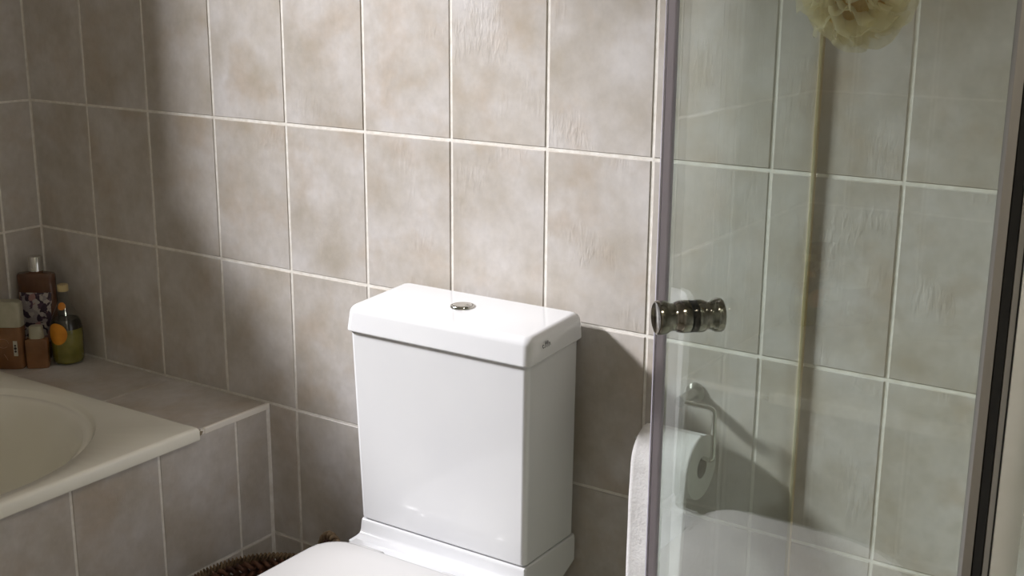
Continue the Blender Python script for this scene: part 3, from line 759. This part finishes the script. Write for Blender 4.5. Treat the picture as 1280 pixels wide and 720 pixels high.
o = obj('sticker', sticker(math.radians(-104), 0.077, 0.0370, 0.0255, 0.92), ORANGE, ol, 180); o['label'] = 'large round orange sticker on the belly'
o = obj('sticker', sticker(math.radians(-90), 0.138, 0.0170, 0.0085, 1.0, 0.45), ORANGE, ol, 180); o['label'] = 'small round orange sticker on the neck'

# small brown square bottle with a pale flat top
p = spot(-0.0520, -0.0475)
sb = thing('small_square_bottle', 'small brown square bottle with a pale cap before the floral one', 'bottle', tuple(p), 'bottles on the bath shelf')
obj('body', slab([(0.0235, 0, .95), (0.0250, 0.002, 1), (0.0250, 0.064, 1), (0.0238, 0.067, .95), (0.016, 0.069, .8)], 0.0135, p, 0.12, 40, 6.0), AMBER, sb, 40)
obj('cap', slab([(0.0150, 0.069, 1), (0.0165, 0.070, 1), (0.0150, 0.096, 1), (0.0125, 0.098, .9)], 0.0110, p, 0.12, 32, 3.0), FROST, sb, 40)

# frosted pump bottle half out of the frame
p = spot(-0.1225, -0.0500)
pb = thing('shower_gel_bottle', 'frosted bottle of amber gel with pale top at the left edge', 'bottle', tuple(p), 'bottles on the bath shelf')
obj('body', slab([(0.040, 0, .95), (0.0430, 0.003, 1), (0.0430, 0.098, 1)], 0.0180, p, 0, 48, 5.0), AMBER, pb, 40)
obj('shoulder', slab([(0.0428, 0.0982, .99), (0.0428, 0.146, .99), (0.0415, 0.153, .95), (0.036, 0.157, .8)], 0.0180, p, 0, 48, 5.0), FROST, pb, 40)
M0 = SM(p)
bm = bmesh.new(); add_box(bm, 0.0245, 0.0335, -0.0194, -0.0178, 0.032, 0.067, M=M0); lb = obj('label', bm, WHITEL, pb); lb['label'] = 'small upright white label with dark marks'
bm = bmesh.new()
for cz, rr_ in ((0.043, 0.0026), (0.0500, 0.0032), (0.0565, 0.0024)):
    add_lathe(bm, [(rr_, 0), (rr_, 0.0008)], M0 @ Matrix.Translation((0.029, -0.0193, cz)) @ Matrix.Rotation(PI / 2, 4, 'X'), 14)
obj('mark', bm, INK, lb)
bm = bmesh.new()
ring = [(0.0015 + 0.0125 * math.cos(2 * PI * i / 36), -0.0184, 0.061 + 0.0105 * math.sin(2 * PI * i / 36)) for i in range(33)]
add_tube(bm, ring, 0.0006, 5)
add_tube(bm, [(0.002, -0.0184, 0.036), (0.005, -0.0184, 0.031), (0.008, -0.0184, 0.026), (0.0095, -0.0184, 0.022)], 0.0006, 5)
bm.transform(M0); o = obj('emblem', bm, mat('faint_emblem', (160, 118, 92), 0.5), pb, 180); o['label'] = 'thin circle drawn on the bottle front'

# unseen lamp body, added to go with the fill light
bm = bmesh.new(); add_lathe(bm, [(0.15, 0.0), (0.15, -0.03), (0.14, -0.05)], Matrix.Translation((0.98, -1.35, ZC)), 40)
tag(obj('fill_lamp_body', bm, PAINT, None, 40), 'round white lamp body on the ceiling, added out of view for the fill light', 'lamp')
